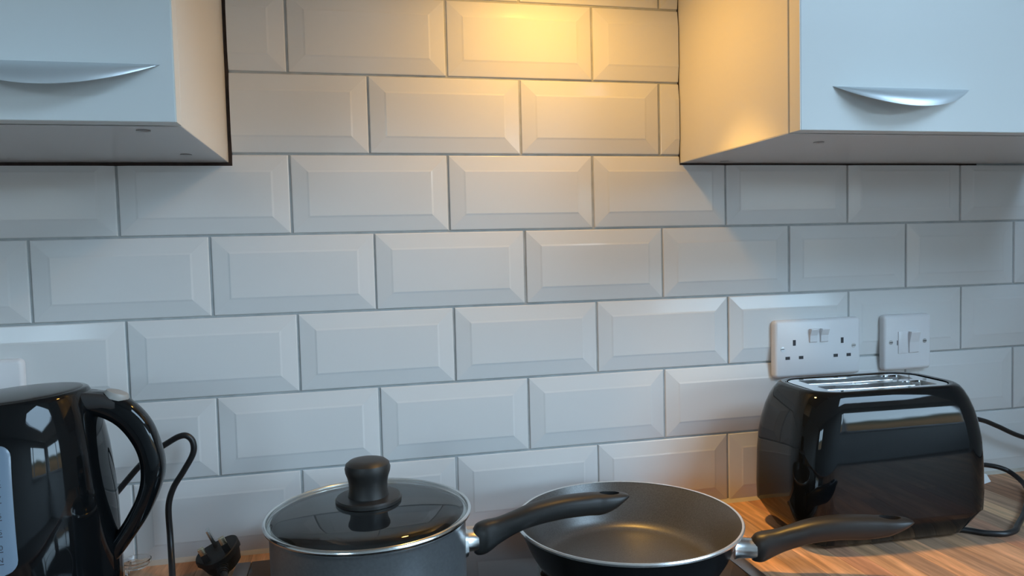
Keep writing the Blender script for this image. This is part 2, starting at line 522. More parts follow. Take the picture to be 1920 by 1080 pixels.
row_dx = {-1: 0.0, 0: 0.0013, 1: -0.0012, 2: -0.0009, 3: 0.0006, 4: 0.0011, 5: 0.0004, 6: -0.0009}
GL, GR, GB = 0.0045, 0.0016, 0.0042     # dark gaps left beside and below the cabinets
for row in range(-2, 7):
    z1 = ZT - row * TH; z0 = z1 - TH; cz = (z0 + z1) / 2
    off = 0.0 if row % 2 == 0 else -TW / 2
    for k in range(-7, 9):
        cx = off + TW * (k + 0.5) + row_dx.get(row, 0) + random.uniform(-0.0004, 0.0004)
        xa, xb = cx - TW / 2, cx + TW / 2
        if xa > 1.56: continue
        if xb > 1.568:
            tile(cx, cz, [(xa, 1.568, z0, z1)]); continue
        if z0 > CAB_Z:                                   # beside the cabinets
            if xb < CABL_X + GL + 0.004 or xa > CABR_X - GR - 0.004: continue
            if xa < CABL_X + GL or xb > CABR_X - GR:
                tile(cx, cz, [(max(xa, CABL_X + GL), min(xb, CABR_X - GR), z0, z1)])
            else: tile(cx, cz)
        elif z1 > CAB_Z - GB:                            # the course the cabinets cut into
            zc = CAB_Z - GB
            zr = CAB_Z - 0.0028
            pcs = []
            if xa < CABL_X + GL:
                pcs.append((xa, xb, z0, zc))
                if xb > CABL_X + GL + 0.002: pcs.append((CABL_X + GL, xb, zc, z1))
                tile(cx, cz, pcs)
            elif xb > CABR_X - GR:
                pcs.append((xa, xb, z0, zr))
                if xa < CABR_X - GR - 0.002: pcs.append((xa, CABR_X - GR, zr, z1))
                tile(cx, cz, pcs)
            else: tile(cx, cz)
        else:
            tile(cx, cz)

# strips painting the cabinet gaps' shade dark brown, and sealant along the worktop
bm = bmesh.new()
box(bm, CABL_X + 0.0002, CABL_X + GL, -0.0015, 0.004, CAB_Z - GB, 2.12)
box(bm, -0.47, CABL_X + 0.0002, -0.0015, 0.004, CAB_Z - GB, CAB_Z - 0.0003)
link('gap_shade_left', bm, M_gap, smooth=False, kind='structure')
bm = bmesh.new()
box(bm, CABR_X - GR, CABR_X - 0.0002, -0.001, 0.004, CAB_Z - 0.0028, 2.12)
box(bm, CABR_X - 0.0002, 1.2464, -0.001, 0.004, CAB_Z - 0.0028, CAB_Z - 0.0003)
link('gap_shade_right', bm, M_gap, smooth=False, kind='structure')
bm = bmesh.new()
loft(bm, [[(x, -0.0065 - 0.0012 * math.sin(x * 40), ZW - 0.001), (x, -0.004, ZW + 0.0022), (x, 0.0005, ZW + 0.0052), (x, 0.003, ZW - 0.001)] for x in [-1.4 + i * 0.02 for i in range(149)]])
link('trim_3', bm, M_seal, kind='structure')

# ------------------------------------------------------------------ worktop of wooden staves
wt = thing('worktop', 'wood block worktop of brown staves running out from the tiled wall', 'worktop', (0, 0, 0))
link('core', bx(-1.4, 1.565, -0.62, -0.002, ZW - 0.038, ZW - 0.004), M_core, wt, smooth=False)
x = -1.4
stave_me = {}
HX0, HX1, HY0, HY1 = 0.1231, 0.7225, -0.552, -0.042
while x < 1.525:
    w = random.choice((0.031, 0.034, 0.037, 0.040))
    if x + w > HX0 + 0.01 and x + w < HX1 - 0.01 and x > HX0:
        segs = [(-0.06, -0.002)]                   # under the hob only the strip along the wall is built
    else:
        c1 = -random.uniform(0.14, 0.5)
        segs = [(c1, -0.002), (-0.62, c1)] if c1 < -0.1 else [(-0.62, -0.002)]
    for (ya, yb) in segs:
        L = round(yb - ya, 2)
        if (w, L) not in stave_me:
            b = bx(-w / 2 + 0.00008, w / 2 - 0.00008, -(yb - ya) / 2 + 0.00008, (yb - ya) / 2 - 0.00008, -0.004, 0, bev=0.00022, seg=1)
            me = bpy.data.meshes.new('stave'); bmesh.ops.recalc_face_normals(b, faces=b.faces); b.to_mesh(me); b.free()
            me.materials.append(M_wood)
            stave_me[(w, L)] = me
        o = bpy.data.objects.new('stave', stave_me[(w, L)])
        COL.objects.link(o); o.parent = wt
        o.location = (x + w / 2, (ya + yb) / 2, ZW)
    x += w
link('front_edge', bx(-1.4, 1.565, -0.632, -0.62, ZW - 0.038, ZW), M_wood, wt, smooth=False)

# base units under the worktop (out of view below the frame)
# ------------------------------------------------------------------ hob
hob = thing('hob', 'black glass hob with silver side trims let into the worktop', 'hob')
bm = bx(HX0 + 0.0182, HX1 - 0.0182, HY0, HY1, ZW + 0.0006, ZW + 0.0060, bev=0.0008)
link('glass_top', bm, M_hob, hob)
for xa in (HX0, HX1 - 0.018):
    link('side_trim', bx(xa, xa + 0.018, HY0, HY1, ZW + 0.0004, ZW + 0.0064, bev=0.0016), M_trim, hob)
# ring prints of the four cooking zones
for (cx, cy, R) in ((0.275, -0.19, 0.075), (0.575, -0.185, 0.10), (0.275, -0.42, 0.10), (0.575, -0.42, 0.075)):
    link('zone_ring', lathe([(R, 0), (R + 0.0015, 0.0002), (R + 0.003, 0)], 64, c=(cx, cy, ZW + 0.00605)), M_cap, hob)

# ------------------------------------------------------------------ wall cabinets
def pull(parent, cx, yd, zt, W=0.0865, H=0.0240, D=0.029):
    """half-moon cup pull: straight top edge on the door, curved lip swelling outwards."""
    bm = bmesh.new()
    ns, ntt = 40, 12
    grid = []
    for i in range(ns + 1):
        s = -1 + 2 * i / ns
        k = max(1 - abs(s) ** 2.0, 0.0)
        row = []
        for j in range(ntt + 1):
            a = PI / 2 * j / ntt
            row.append(bm.verts.new((cx + s * W, yd - D * k * math.sin(a), zt - 0.0006 * k - H * k * (1 - math.cos(a)) ** 0.9)))
        grid.append(row)
    for i in range(ns):
        for j in range(ntt):
            bm.faces.new((grid[i][j], grid[i + 1][j], grid[i + 1][j + 1], grid[i][j + 1]))
    bmesh.ops.remove_doubles(bm, verts=bm.verts, dist=1e-5)
    bmesh.ops.recalc_face_normals(bm, faces=bm.faces)
    bmesh.ops.solidify(bm, geom=bm.faces[:], thickness=0.0012)
    return link('handle', bm, M_alu, parent)

def cabinet(side, label, x0, x1, caps, hx):
    c = thing('wall_cabinet', label, 'cabinet', (0, 0, 0), group='white wall cabinets either side of the gap')
    YF = -0.2655
    top = 2.12
    pan_t = 0.016
    inner = x1 if side < 0 else x0
    # side panels, back, top, bottom
    link('side_panel', bx(x1 - pan_t, x1, YF, 0.003, CAB_Z + 0.0006, top, bev=0.0005, seg=1), M_panel, c, smooth=False)
    link('side_panel', bx(x0, x0 + pan_t, YF, 0.003, CAB_Z + 0.0006, top, bev=0.0005, seg=1), M_panel, c, smooth=False)
    link('bottom_panel', bx(x0 + 0.0003, x1 - 0.0003, YF + 0.0003, 0.003, CAB_Z, CAB_Z + 0.0006), M_under, c, smooth=False)
    link('top_panel', bx(x0 + pan_t, x1 - pan_t, YF, 0.003, top - pan_t, top), M_panel, c, smooth=False)
    link('back_panel', bx(x0 + pan_t, x1 - pan_t, -0.003, 0.003, CAB_Z + pan_t, top - pan_t), M_panel, c, smooth=False)
    d = link('door', bx(x0 + 0.0012, x1 - 0.0012 if side > 0 else x1 - 0.0004, -0.2865, YF - 0.0022, CAB_Z + 0.0004, top, bev=0.0006, seg=1), M_door, c, smooth=False)
    ex = (x1 - 0.0008, x1 + 0.0004) if side < 0 else (x0 + 0.0004, x0 + 0.0016)
    link('edge_strip', bx(ex[0], ex[1], -0.2862, YF - 0.0024, CAB_Z + 0.0006, top - 0.0005), M_edge, d, smooth=False)
    pull(d, hx[0], -0.2865, hx[1])
    for (px, py) in caps:
        link('screw_cap', lathe([(0.0062, -0.0004), (0.006, -0.0009), (0, -0.0010)], 20, c=(px, py, CAB_Z + 0.0002)), M_cap, c)
    return c

cabinet(-1, 'wall cabinet on the left, its cream side panel beside a dark gap in the tiles', CABL_X - 0.60, CABL_X,
        ((0.0915, -0.243), (0.0945, -0.0769)), (0.0318, ZT - 0.1652))
cabinet(1, 'wall cabinet on the right, its side panel lit orange by the hood lamp', CABR_X, CABR_X + 0.60,
        ((0.818, -0.2077), (0.7965, -0.025)), (0.8655, ZT - 0.1680))

# extractor hood between them (above the frame, it holds the lamp)
hd = thing('extractor_hood', 'steel extractor hood holding the warm lamp over the hob', 'hood')
link('hood_body', bx(CABL_X + 0.006, CABR_X - 0.006, -0.50, -0.007, HOOD_Z, HOOD_Z + 0.12, bev=0.002), M_hood, hd, smooth=False)
link('lamp_bezel', lathe([(0.029, 0.0), (0.036, 0.0), (0.036, -0.003), (0.030, -0.003), (0.029, 0.0)], 40, c=(LAMP[0], LAMP[1], HOOD_Z)), M_chrome, hd)

# ------------------------------------------------------------------ sockets
def rplate(bm, cx, cz, hx, hz, prof, rad):
    """rounded plate growing out of the wall: prof = (y, inset) list."""
    loft(bm, [[(cx + px, y, cz + pz) for (px, pz) in rrect(hx - ins, hz - ins, max(rad - ins, 0.0008), 5)] for (y, ins) in prof])

PLATE = ((-0.004, 0.0), (-0.0088, 0.0), (-0.0112, 0.0008), (-0.0130, 0.0028), (-0.0135, 0.0048))
def plate(parent, cx, cz, hx, hz):
    bm = bmesh.new()
    rplate(bm, cx, cz, hx, hz, PLATE, 0.006)
    return link('face_plate', bm, M_plastic, parent)

YP = -0.0135
def slot(parent, cx, cz, w, h):
    link('pin_slot', bx(cx - w / 2, cx + w / 2, YP - 0.0002, YP + 0.003, cz - h / 2, cz + h / 2), M_hole, parent, smooth=False)

def screw(parent, cx, cz):
    bm = lathe([(0.0, 0.0008), (0.0034, 0.0006), (0.0036, -0.001)], 20)
    bmesh.ops.rotate(bm, verts=bm.verts, matrix=Matrix.Rotation(PI / 2, 3, 'X'))
    bmesh.ops.translate(bm, verts=bm.verts, vec=(cx, YP, cz))
    s = link('screw', bm, M_screw, parent)
    link('screw_slot', bx(cx - 0.0026, cx + 0.0026, YP - 0.0011, YP - 0.0002, cz - 0.0005, cz + 0.0005), M_hole, s, smooth=False)

def rocker(parent, cx, cz, w, h, up=True):
    bm = bmesh.new()
    hx, hz = w / 2, h / 2
    ya, yb = (-0.0062, -0.0018) if up else (-0.0018, -0.0050)
    prof = [(hz, 0.0), (hz, ya * 0.9), (hz - 0.0012, ya), (0.0, -0.0024), (-hz + 0.001, yb), (-hz, yb * 0.6), (-hz, 0.001)]
    loft(bm, [[(cx + sx * hx, YP + y, cz + z) for (z, y) in prof] for sx in (-1, 1)])
    link('rocker_switch', bm, M_plastic, parent, smooth=False)

def double_socket(label, cx, cz):
    s = thing('double_socket', label, 'socket', (0, 0, 0), group='white double wall sockets')
    plate(s, cx, cz, 0.073, 0.043)
    for sg in (-1, 1):
        screw(s, cx + sg * 0.0603, cz + 0.0005)
        ex = cx + sg * 0.0405
        slot(s, ex, cz + 0.009, 0.0046, 0.0085)
        slot(s, ex - 0.0112, cz - 0.0135, 0.0074, 0.0046)
        slot(s, ex + 0.0112, cz - 0.0135, 0.0074, 0.0046)
        rocker(s, cx + sg * 0.0092, cz + 0.0185, 0.0122, 0.0205)
    return s

SZ = ZT - 0.4905
double_socket('white double socket on the tiles behind the black toaster', 0.9540, SZ)
double_socket('white double socket at the left edge, mostly hidden behind the kettle', -0.1830, SZ)
fc = thing('fused_switch', 'square white fused switch right of the double socket', 'switch')
fx = 1.1100
plate(fc, fx, SZ, 0.043, 0.043)
for sg in (-1, 1): screw(fc, fx + sg * 0.0303, SZ + 0.001)
b = link('fuse_carrier', bx(fx - 0.0175, fx - 0.0015, YP - 0.0012, YP + 0.001, SZ - 0.0170, SZ + 0.0170, bev=0.0006), M_plastic, fc)
link('fuse_notch', bx(fx - 0.0194, fx - 0.0182, YP - 0.0002, YP + 0.001, SZ - 0.004, SZ + 0.0035), M_hole, fc, smooth=False)
rocker(fc, fx + 0.0100, SZ, 0.0165, 0.0330, up=True)

# ------------------------------------------------------------------ handles of the pans
def pan_handle(parent, table, wid, hole_u, ferr, M=M_bake):
    """handle lofted along local +X; table of (u, top, bottom)."""
    # resample smoothly
    pts = [(a, b_, c_) for (a, b_, c_) in table]
    sm = catmull(pts, 5)
    rings = []
    n = 20
    u0_, u1_ = table[0][0], table[-1][0]
    for p in sm:
        uu, tp, bt = p
        c = (tp + bt) / 2; hh = max((tp - bt) / 2, 0.0006)
        s = (uu - u0_) / (u1_ - u0_)
        hw = wid(s)
        ring = []
        for a in range(n):
            th = 2 * PI * a / n
            cx_, sx_ = math.cos(th), math.sin(th)
            e = 2 / 2.5
            ring.append((uu, hw * math.copysign(abs(cx_) ** e, cx_), c + hh * math.copysign(abs(sx_) ** e, sx_)))
        rings.append(ring)
    bm = bmesh.new()
    loft(bm, rings)
    o = link('handle', bm, M)
    # hanging hole right through the tip
    cut = lathe([(0.0, -0.2), (0.0062, -0.2), (0.0062, 0.3), (0.0, 0.3)], 24)
    for v in cut.verts: v.co.x = v.co.x * 1.9 + hole_u
    boolean_cut(o, cut)
    o.data.shade_smooth()
    try: o.data.set_sharp_from_angle(angle=math.radians(40))
    except Exception: pass
    o.parent = parent
    # metal ferrule
    bm = bmesh.new()
    ua, ub, cz, hh, hw = ferr
    rings = []
    for (uu, k) in ((ua, 1.12), (ua + 0.004, 1.0), (ub - 0.006, 0.96), (ub + 0.004, 0.94)):
        rings.append([(uu, hw * k * math.cos(2 * PI * a / 24), cz + hh * k * math.sin(2 * PI * a / 24)) for a in range(24)])
    loft(bm, rings)
    link('ferrule', bm, M_ferr, parent)
    return o

def hw_fn(s):
    if s < 0.08: return 0.0085 + 0.0045 * math.sin(s / 0.08 * PI / 2)
    if s < 0.3: return 0.013 - 0.0022 * math.sin((s - 0.08) / 0.22 * PI)
    if s < 0.82: return 0.013 + 0.0012 * math.sin((s - 0.3) / 0.52 * PI)
    return 0.013 * math.sqrt(max(1 - ((s - 0.82) / 0.186) ** 2.2, 0.0)) + 0.0004

# ------------------------------------------------------------------ saucepan
PX, PY = 0.2833, -0.191
pot = thing('saucepan', 'grey saucepan with a black handle, under a glass lid on the hob', 'saucepan', (PX, PY, ZW), -math.radians(2))
B0 = 0.0068
link('body', lathe([(0.0, B0), (0.092, B0), (0.0985, B0 + 0.002), (0.1015, B0 + 0.007), (0.1025, 0.03), (0.1030, 0.096), (0.1046, 0.0985), (0.1055, 0.1005), (0.1045, 0.1018)], 96), M_potout, pot)
link('inside', lathe([(0.1045, 0.1018), (0.1025, 0.1005), (0.1008, 0.096), (0.1005, 0.03), (0.097, 0.016), (0.088, 0.0112), (0.0, 0.0110)], 96), M_potin, pot)
pan_handle(pot, [(0.112, 0.0765, 0.0500), (0.1155, 0.0815, 0.0476), (0.1225, 0.0840, 0.0480), (0.1303, 0.0853, 0.0516), (0.1405, 0.0868, 0.0585), (0.1618, 0.0932, 0.0692), (0.1802, 0.0990, 0.0748),
                 (0.211, 0.1038, 0.0796), (0.2422, 0.1050, 0.0806), (0.2574, 0.1047, 0.0802), (0.2734, 0.1036, 0.0856), (0.285, 0.1020, 0.0932), (0.2915, 0.0998, 0.0972)],
           hw_fn, 0.2690, (0.1015, 0.1125, 0.0640, 0.0118, 0.0135))
bm = bmesh.new()
loft(bm, [[(0.1005, y * 1.0, 0.064 + z) for (y, z) in rrect(0.019, 0.015, 0.009, 4)], [(0.1045, y, 0.064 + z) for (y, z) in rrect(0.0175, 0.0135, 0.009, 4)]])
link('handle_bracket', bm, M_ferr, pot)

lid = thing('pan_lid', 'domed glass lid with steel rim and black knob, on the saucepan', 'lid', (PX, PY, ZW))
def arc_dome(R, h, n, z0):
    Rs = (R * R + h * h) / (2 * h)
    a1 = math.asin(R / Rs)
    return [(Rs * math.sin(a1 * (1 - i / n)), z0 + Rs * math.cos(a1 * (1 - i / n)) - (Rs - h)) for i in range(n + 1)]
link('glass_dome', lathe([(0.1055, 0.1048), (0.1045, 0.1062), (0.1030, 0.1084), (0.1005, 0.1108), (0.0965, 0.1128), (0.0900, 0.1144), (0.078, 0.1160), (0.062, 0.1174), (0.045, 0.1183), (0.025, 0.1189), (0.0, 0.1191)][::-1], 96), M_glass, lid)
rimp = [(0.1072 + 0.0021 * math.cos(a), 0.1052 + 0.0030 * math.sin(a)) for a in [2 * PI * i / 12 for i in range(13)]]
link('rim', lathe(rimp, 112), M_steel, lid)
link('inner_rim', lathe([(0.1052, 0.1026), (0.1012, 0.1026), (0.1008, 0.1040), (0.1012, 0.1052)], 112), M_steel, lid)
link('knob_base', lathe([(0.0, 0.1172), (0.0275, 0.1165), (0.0330, 0.1170), (0.0348, 0.1190), (0.0348, 0.1220), (0.0335, 0.1238), (0.0300, 0.1242), (0.0215, 0.1246), (0.0, 0.1248)], 56), M_bake, lid)
link('knob', lathe([(0.0, 0.1240), (0.0218, 0.1240), (0.0212, 0.1270), (0.0205, 0.1330), (0.0205, 0.1390), (0.0218, 0.1450), (0.0236, 0.1500), (0.0242, 0.1545), (0.0230, 0.1590), (0.0195, 0.1618), (0.0120, 0.1632), (0.0, 0.1636)], 56), M_bake, lid)
link('knob_washer', lathe([(0.0, 0.1150), (0.0215, 0.1150), (0.0225, 0.1165), (0.0, 0.1172)], 40), M_matt, lid)

# ------------------------------------------------------------------ frying pan
FX, FY = 0.5818, -0.1793
fp = thing('frying_pan', 'open frying pan with pale rim and grey non-stick inside, on the hob', 'frying pan', (FX, FY, ZW), -math.radians(21))
link('body', lathe([(0.0, B0), (0.094, B0), (0.1010, B0 + 0.0018), (0.1065, B0 + 0.008), (0.1150, 0.029), (0.1225, 0.046), (0.1285, 0.0585), (0.1305, 0.0625)], 112), M_panout, fp)
link('rim', lathe([(0.1300, 0.0608), (0.1318, 0.0622), (0.1324, 0.0642), (0.1314, 0.0656), (0.1290, 0.0652)], 128), M_rim, fp)
link('inside', lathe([(0.1296, 0.0650), (0.1266, 0.0596), (0.1210, 0.0480), (0.1140, 0.0330), (0.1085, 0.0215), (0.1040, 0.0150), (0.0985, 0.0122), (0.0920, 0.0112), (0.0, 0.0108)], 112), M_panin, fp)
pan_handle(fp, [(0.1410, 0.0441, 0.0189), (0.1455, 0.0492, 0.0174), (0.1533, 0.0520, 0.0181), (0.168, 0.0550, 0.0262), (0.1827, 0.0604, 0.0332), (0.206, 0.0682, 0.0415),
                (0.2348, 0.0731, 0.0465), (0.2633, 0.0742, 0.0482), (0.2859, 0.0738, 0.0524), (0.3027, 0.0730, 0.0600), (0.311, 0.0714, 0.0655), (0.3150, 0.0695, 0.0682)],
           hw_fn, 0.2905, (0.1210, 0.1415, 0.0325, 0.0118, 0.0130))

# ------------------------------------------------------------------ toaster
ts = thing('toaster', 'glossy black two-slice toaster in front of the double socket', 'toaster', (0.9340, -0.1425, ZW), -math.radians(2.5))
def tring(hx, hy, rad, z, n=10): return [(px, py, z) for (px, py) in rrect(hx, hy, rad, n)]
# body shell
prof = [(0.0360, 0.1300, 0.0700, 0.034), (0.0375, 0.1325, 0.0730, 0.036), (0.060, 0.1335, 0.0742, 0.038), (0.105, 0.1330, 0.0742, 0.040), (0.130, 0.1312, 0.0736, 0.041),
        (0.150, 0.1280, 0.0722, 0.042), (0.167, 0.1235, 0.0698, 0.042), (0.180, 0.1185, 0.0664, 0.041), (0.189, 0.1140, 0.0630, 0.040), (0.1945, 0.1100, 0.0600, 0.039), (0.1970, 0.1060, 0.0570, 0.037),
        (0.1975, 0.1020, 0.0540, 0.036), (0.1968, 0.0985, 0.0515, 0.034), (0.1900, 0.0980, 0.0510, 0.034)]
bm = bmesh.new()
loft(bm, [tring(hx, hy, rd, z) for (z, hx, hy, rd) in prof], cap0=True, cap1=True)
link('shell', bm, M_black, ts)
bm = bmesh.new()
loft(bm, [tring(0.105, 0.052, 0.03, 0.0035), tring(0.112, 0.0560, 0.03, 0.0055), tring(0.1215, 0.0640, 0.033, 0.020), tring(0.1300, 0.0705, 0.035, 0.0345), tring(0.1300, 0.0705, 0.035, 0.0365)])
link('base', bm, M_black, ts)
for sx in (-1, 1):
    for sy in (-1, 1):
        link('foot', lathe([(0.0, 0.0), (0.008, 0.0), (0.009, 0.001), (0.009, 0.006), (0.0, 0.006)], 20, c=(sx * 0.085, sy * 0.035, 0)), M_rubber, ts)
# chrome slot plate with two open slots
bm = bmesh.new()
hx, hy, zt = 0.0935, 0.0465, 0.1960
sl = [(-0.0375, -0.0065), (0.0065, 0.0375)]
outer = rrect(hx, hy, 0.020, 6)
sxa, sxb = -0.076, 0.076
vo = [bm.verts.new((px, py, zt)) for (px, py) in outer]
vb = [bm.verts.new((px, py, zt - 0.006)) for (px, py) in outer]
for i in range(len(vo)):
    j = (i + 1) % len(vo)
    bm.faces.new((vo[i], vo[j], vb[j], vb[i]))
edges = [bm.edges.get((vo[i], vo[(i + 1) % len(vo)])) for i in range(len(vo))]
for (ya, yb) in sl:
    q = [(px, py + (ya + yb) / 2) for (px, py) in rrect((sxb - sxa) / 2, (yb - ya) / 2, 0.003, 3)]
    vi = [bm.verts.new((px, py, zt)) for (px, py) in q]
    vl = [bm.verts.new((px, py, zt - 0.0008)) for (px, py) in q]
    vd = [bm.verts.new((px * 0.99, (py - (ya + yb) / 2) * 0.9 + (ya + yb) / 2, zt - 0.085)) for (px, py) in q]
    for i in range(len(vi)):
        j = (i + 1) % len(vi)
        bm.faces.new((vi[i], vi[j], vd[j], vd[i]))
    bm.faces.new(vd)
    edges += [bm.edges.new((vi[i], vi[(i + 1) % len(vi)])) for i in range(len(vi)) if not bm.edges.get((vi[i], vi[(i + 1) % len(vi)]))] + [bm.edges.get((vi[i], vi[(i + 1) % len(vi)])) for i in range(len(vi))]
    for v in vl: bm.verts.remove(v)
edges = list(set(edges))
bmesh.ops.triangle_fill(bm, use_beauty=True, edges=edges)
link('slot_plate', bm, M_chrome, ts)
for (ya, yb) in sl:
    for yy in (ya + 0.004, yb - 0.004):
        bm = bmesh.new()
        tube(bm, [(-0.074, yy, zt - 0.010), (0.074, yy, zt - 0.010)], 0.0014, 8, smooth=False)
        link('guide_rail', bm, M_steel, ts)
# lever and dial on the right end of the toaster
link('lever', bx(0.1300, 0.1480, -0.014, 0.014, 0.135, 0.146, bev=0.004), M_black, ts)
link('lever_slot', bx(0.1290, 0.1325, -0.003, 0.003, 0.065, 0.132), M_matt, ts, smooth=False)
# cord in the toaster's own axes
inv = (Matrix.Translation(ts.location) @ Matrix.Rotation(ts.rotation_euler.z, 4, 'Z')).inverted()
def to_t(p): return tuple(inv @ Vector((p[0], p[1], ZW + p[2])))
bm = bmesh.new()
tube(bm, [to_t(p) for p in ((0.985, -0.165, 0.0045), (1.020, -0.178, 0.004), (1.045, -0.195, 0.0040), (1.0584, -0.208, 0.0040), (1.0776, -0.2165, 0.0040), (1.100, -0.212, 0.0040), (1.1211, -0.197, 0.004), (1.160, -0.170, 0.004), (1.195, -0.142, 0.0040), (1.238, -0.106, 0.004), (1.262, -0.075, 0.0090),
                         (1.264, -0.050, 0.0185), (1.250, -0.042, 0.0250), (1.2309, -0.040, 0.0293), (1.200, -0.045, 0.036), (1.160, -0.045, 0.055), (1.140, -0.042, 0.080), (1.165, -0.036, 0.100), (1.200, -0.032, 0.1045), (1.2324, -0.030, 0.0976), (1.2607, -0.030, 0.0862), (1.312, -0.030, 0.0641), (1.40, -0.035, 0.042), (1.52, -0.035, 0.03))], 0.0037, 12, 8)
link('cord', bm, M_rubber, ts)
bm = bmesh.new()
q = [to_t(p) for p in ((1.195, -0.0575, 0.004), (1.2215, -0.0575, 0.0095), (1.214, -0.0565, 0.0215), (1.195, -0.0565, 0.026))]
q2 = [to_t(p) for p in ((1.195, -0.0560, 0.004), (1.2215, -0.0560, 0.0095), (1.214, -0.0550, 0.0215), (1.195, -0.0550, 0.026))]
loft(bm, [q, q2])
link('cord_tag', bm, M_paper, ts, smooth=False)['label'] = 'white paper tag'

# ------------------------------------------------------------------ kettle
KX, KY = -0.050, -0.180
kt = thing('kettle', 'glossy black kettle with a pale blue water gauge and looped handle', 'kettle', (KX, KY, ZW))
def kr(h):
    T = [(0.0, 0.084), (0.02, 0.0845), (0.05, 0.0842), (0.08, 0.0838), (0.105, 0.0830), (0.134, 0.0826), (0.156, 0.0812), (0.175, 0.0795), (0.194, 0.0774), (0.210, 0.0746), (0.2210, 0.0719), (0.232, 0.0686), (0.243, 0.0648), (0.2495, 0.0626), (0.2525, 0.0608), (0.2540, 0.0580), (0.256, 0.055)]
    for (a, ra), (b_, rb) in zip(T, T[1:]):
        if a <= h <= b_: return ra + (rb - ra) * (h - a) / (b_ - a)
    return T[-1][1] if h > 0.2 else T[0][1]
TILT = 0.05       # the top slopes down towards the spout (local -X)
def ktop(x, z): return z + TILT * x * max(0.0, min(1.0, (z - 0.16) / 0.06))
bm = bmesh.new()
n = 96
rings = []
for h in [0.024, 0.026, 0.03, 0.05, 0.08, 0.105, 0.134, 0.156, 0.175, 0.186, 0.194, 0.202, 0.210, 0.2210, 0.232, 0.243, 0.2495, 0.2525, 0.2536]:
    R = kr(h)
    if h == 0.024: R -= 0.003
    rg = []
    for i in range(n):
        a = 2 * PI * i / n
        x_, y_ = R * math.cos(a), R * math.sin(a)
        # pouring lip on the far left
        d = math.atan2(math.sin(a - PI), math.cos(a - PI))
        lip = max(0.0, min(1, (h - 0.15) / 0.08)) * 0.022 * math.exp(-(d / 0.22) ** 2)
        x_ -= lip
        rg.append((x_, y_, ktop(x_, h)))
    rings.append(rg)
loft(bm, rings)
link('body', bm, M_black, kt)
# lid
bm = bmesh.new()
rings = []
for (R, h) in ((0.0568, 0.2510), (0.0570, 0.2535), (0.0558, 0.2543), (0.0520, 0.2549), (0.0440, 0.2556), (0.0300, 0.2564), (0.0150, 0.2569), (0.002, 0.2570)):
    rings.append([(R * math.cos(2 * PI * i / 64) - 0.001, R * math.sin(2 * PI * i / 64), h + TILT * R * math.cos(2 * PI * i / 64)) for i in range(64)])
loft(bm, rings)
kl = link('lid', bm, M_satin, kt)
# base
link('power_base', lathe([(0.0, 0.0), (0.086, 0.0), (0.090, 0.003), (0.090, 0.012), (0.085, 0.020), (0.060, 0.0235), (0.0, 0.0235)], 72), M_matt, kt)
# handle loop in the local XZ plane
ho = [(0.050, 0.2505), (0.0665, 0.2525), (0.0857, 0.2490), (0.1040, 0.2390), (0.1200, 0.2176), (0.1288, 0.1894), (0.1304, 0.1672), (0.1244, 0.1456), (0.1130, 0.1217), (0.0990, 0.1010), (0.0870, 0.0850), (0.0770, 0.0735), (0.070, 0.068)]
hi = [(0.050, 0.2290), (0.0625, 0.2295), (0.0765, 0.2250), (0.0905, 0.2143), (0.1017, 0.1972), (0.1074, 0.1802), (0.1078, 0.1600), (0.1030, 0.1421), (0.0935, 0.1238), (0.0850, 0.1105), (0.0760, 0.0990), (0.0690, 0.0920), (0.064, 0.088)]
A_ = catmull([(a[0], 0, a[1]) for a in ho], 6)
B_ = catmull([(a[0], 0, a[1]) for a in hi], 6)
rings = []
for i, (pa, pb) in enumerate(zip(A_, B_)):
    s = i / (len(A_) - 1)
    c = (pa + pb) / 2; d = (pa - pb) / 2
    hw = 0.0125 + 0.004 * max(0, 1 - s * 5) 
    ring = []
    for k in range(24):
        th = 2 * PI * k / 24
        e = 2 / 3.0
        cc, ss = math.cos(th), math.sin(th)
        ring.append(c + d * math.copysign(abs(cc) ** e, cc) + Vector((0, hw * math.copysign(abs(ss) ** e, ss), 0)))
    rings.append(ring)
bm = bmesh.new()
loft(bm, rings)
kh = link('handle', bm, M_black, kt)
# neck piece joining the lid collar to the handle
bm = bmesh.new()
rings = []
for (xx, zz, hy, hz) in ((0.044, 0.2440, 0.020, 0.0085), (0.054, 0.2445, 0.0185, 0.0088), (0.064, 0.2440, 0.0165, 0.0088), (0.078, 0.2425, 0.0145, 0.0080), (0.090, 0.2375, 0.0125, 0.0070)):
    rings.append([(xx, py, zz + pz) for (py, pz) in rrect(hy, hz, 0.006, 4)])
loft(bm, rings)
link('handle_neck', bm, M_satin, kt)
# oval silver switch on the top of the handle
bm = lathe([(0.0, 0.0036), (0.006, 0.0034), (0.0092, 0.0024), (0.0105, 0.0), (0.0105, -0.004), (0.0, -0.004)], 32)
for v in bm.verts: v.co.x *= 1.12
bmesh.ops.rotate(bm, verts=bm.verts, matrix=Matrix.Rotation(math.radians(20), 3, 'Y'))
bmesh.ops.translate(bm, verts=bm.verts, vec=(0.0895, -0.001, 0.2480))
link('switch', bm, M_button, kh)['label'] = 'oval silver switch button'
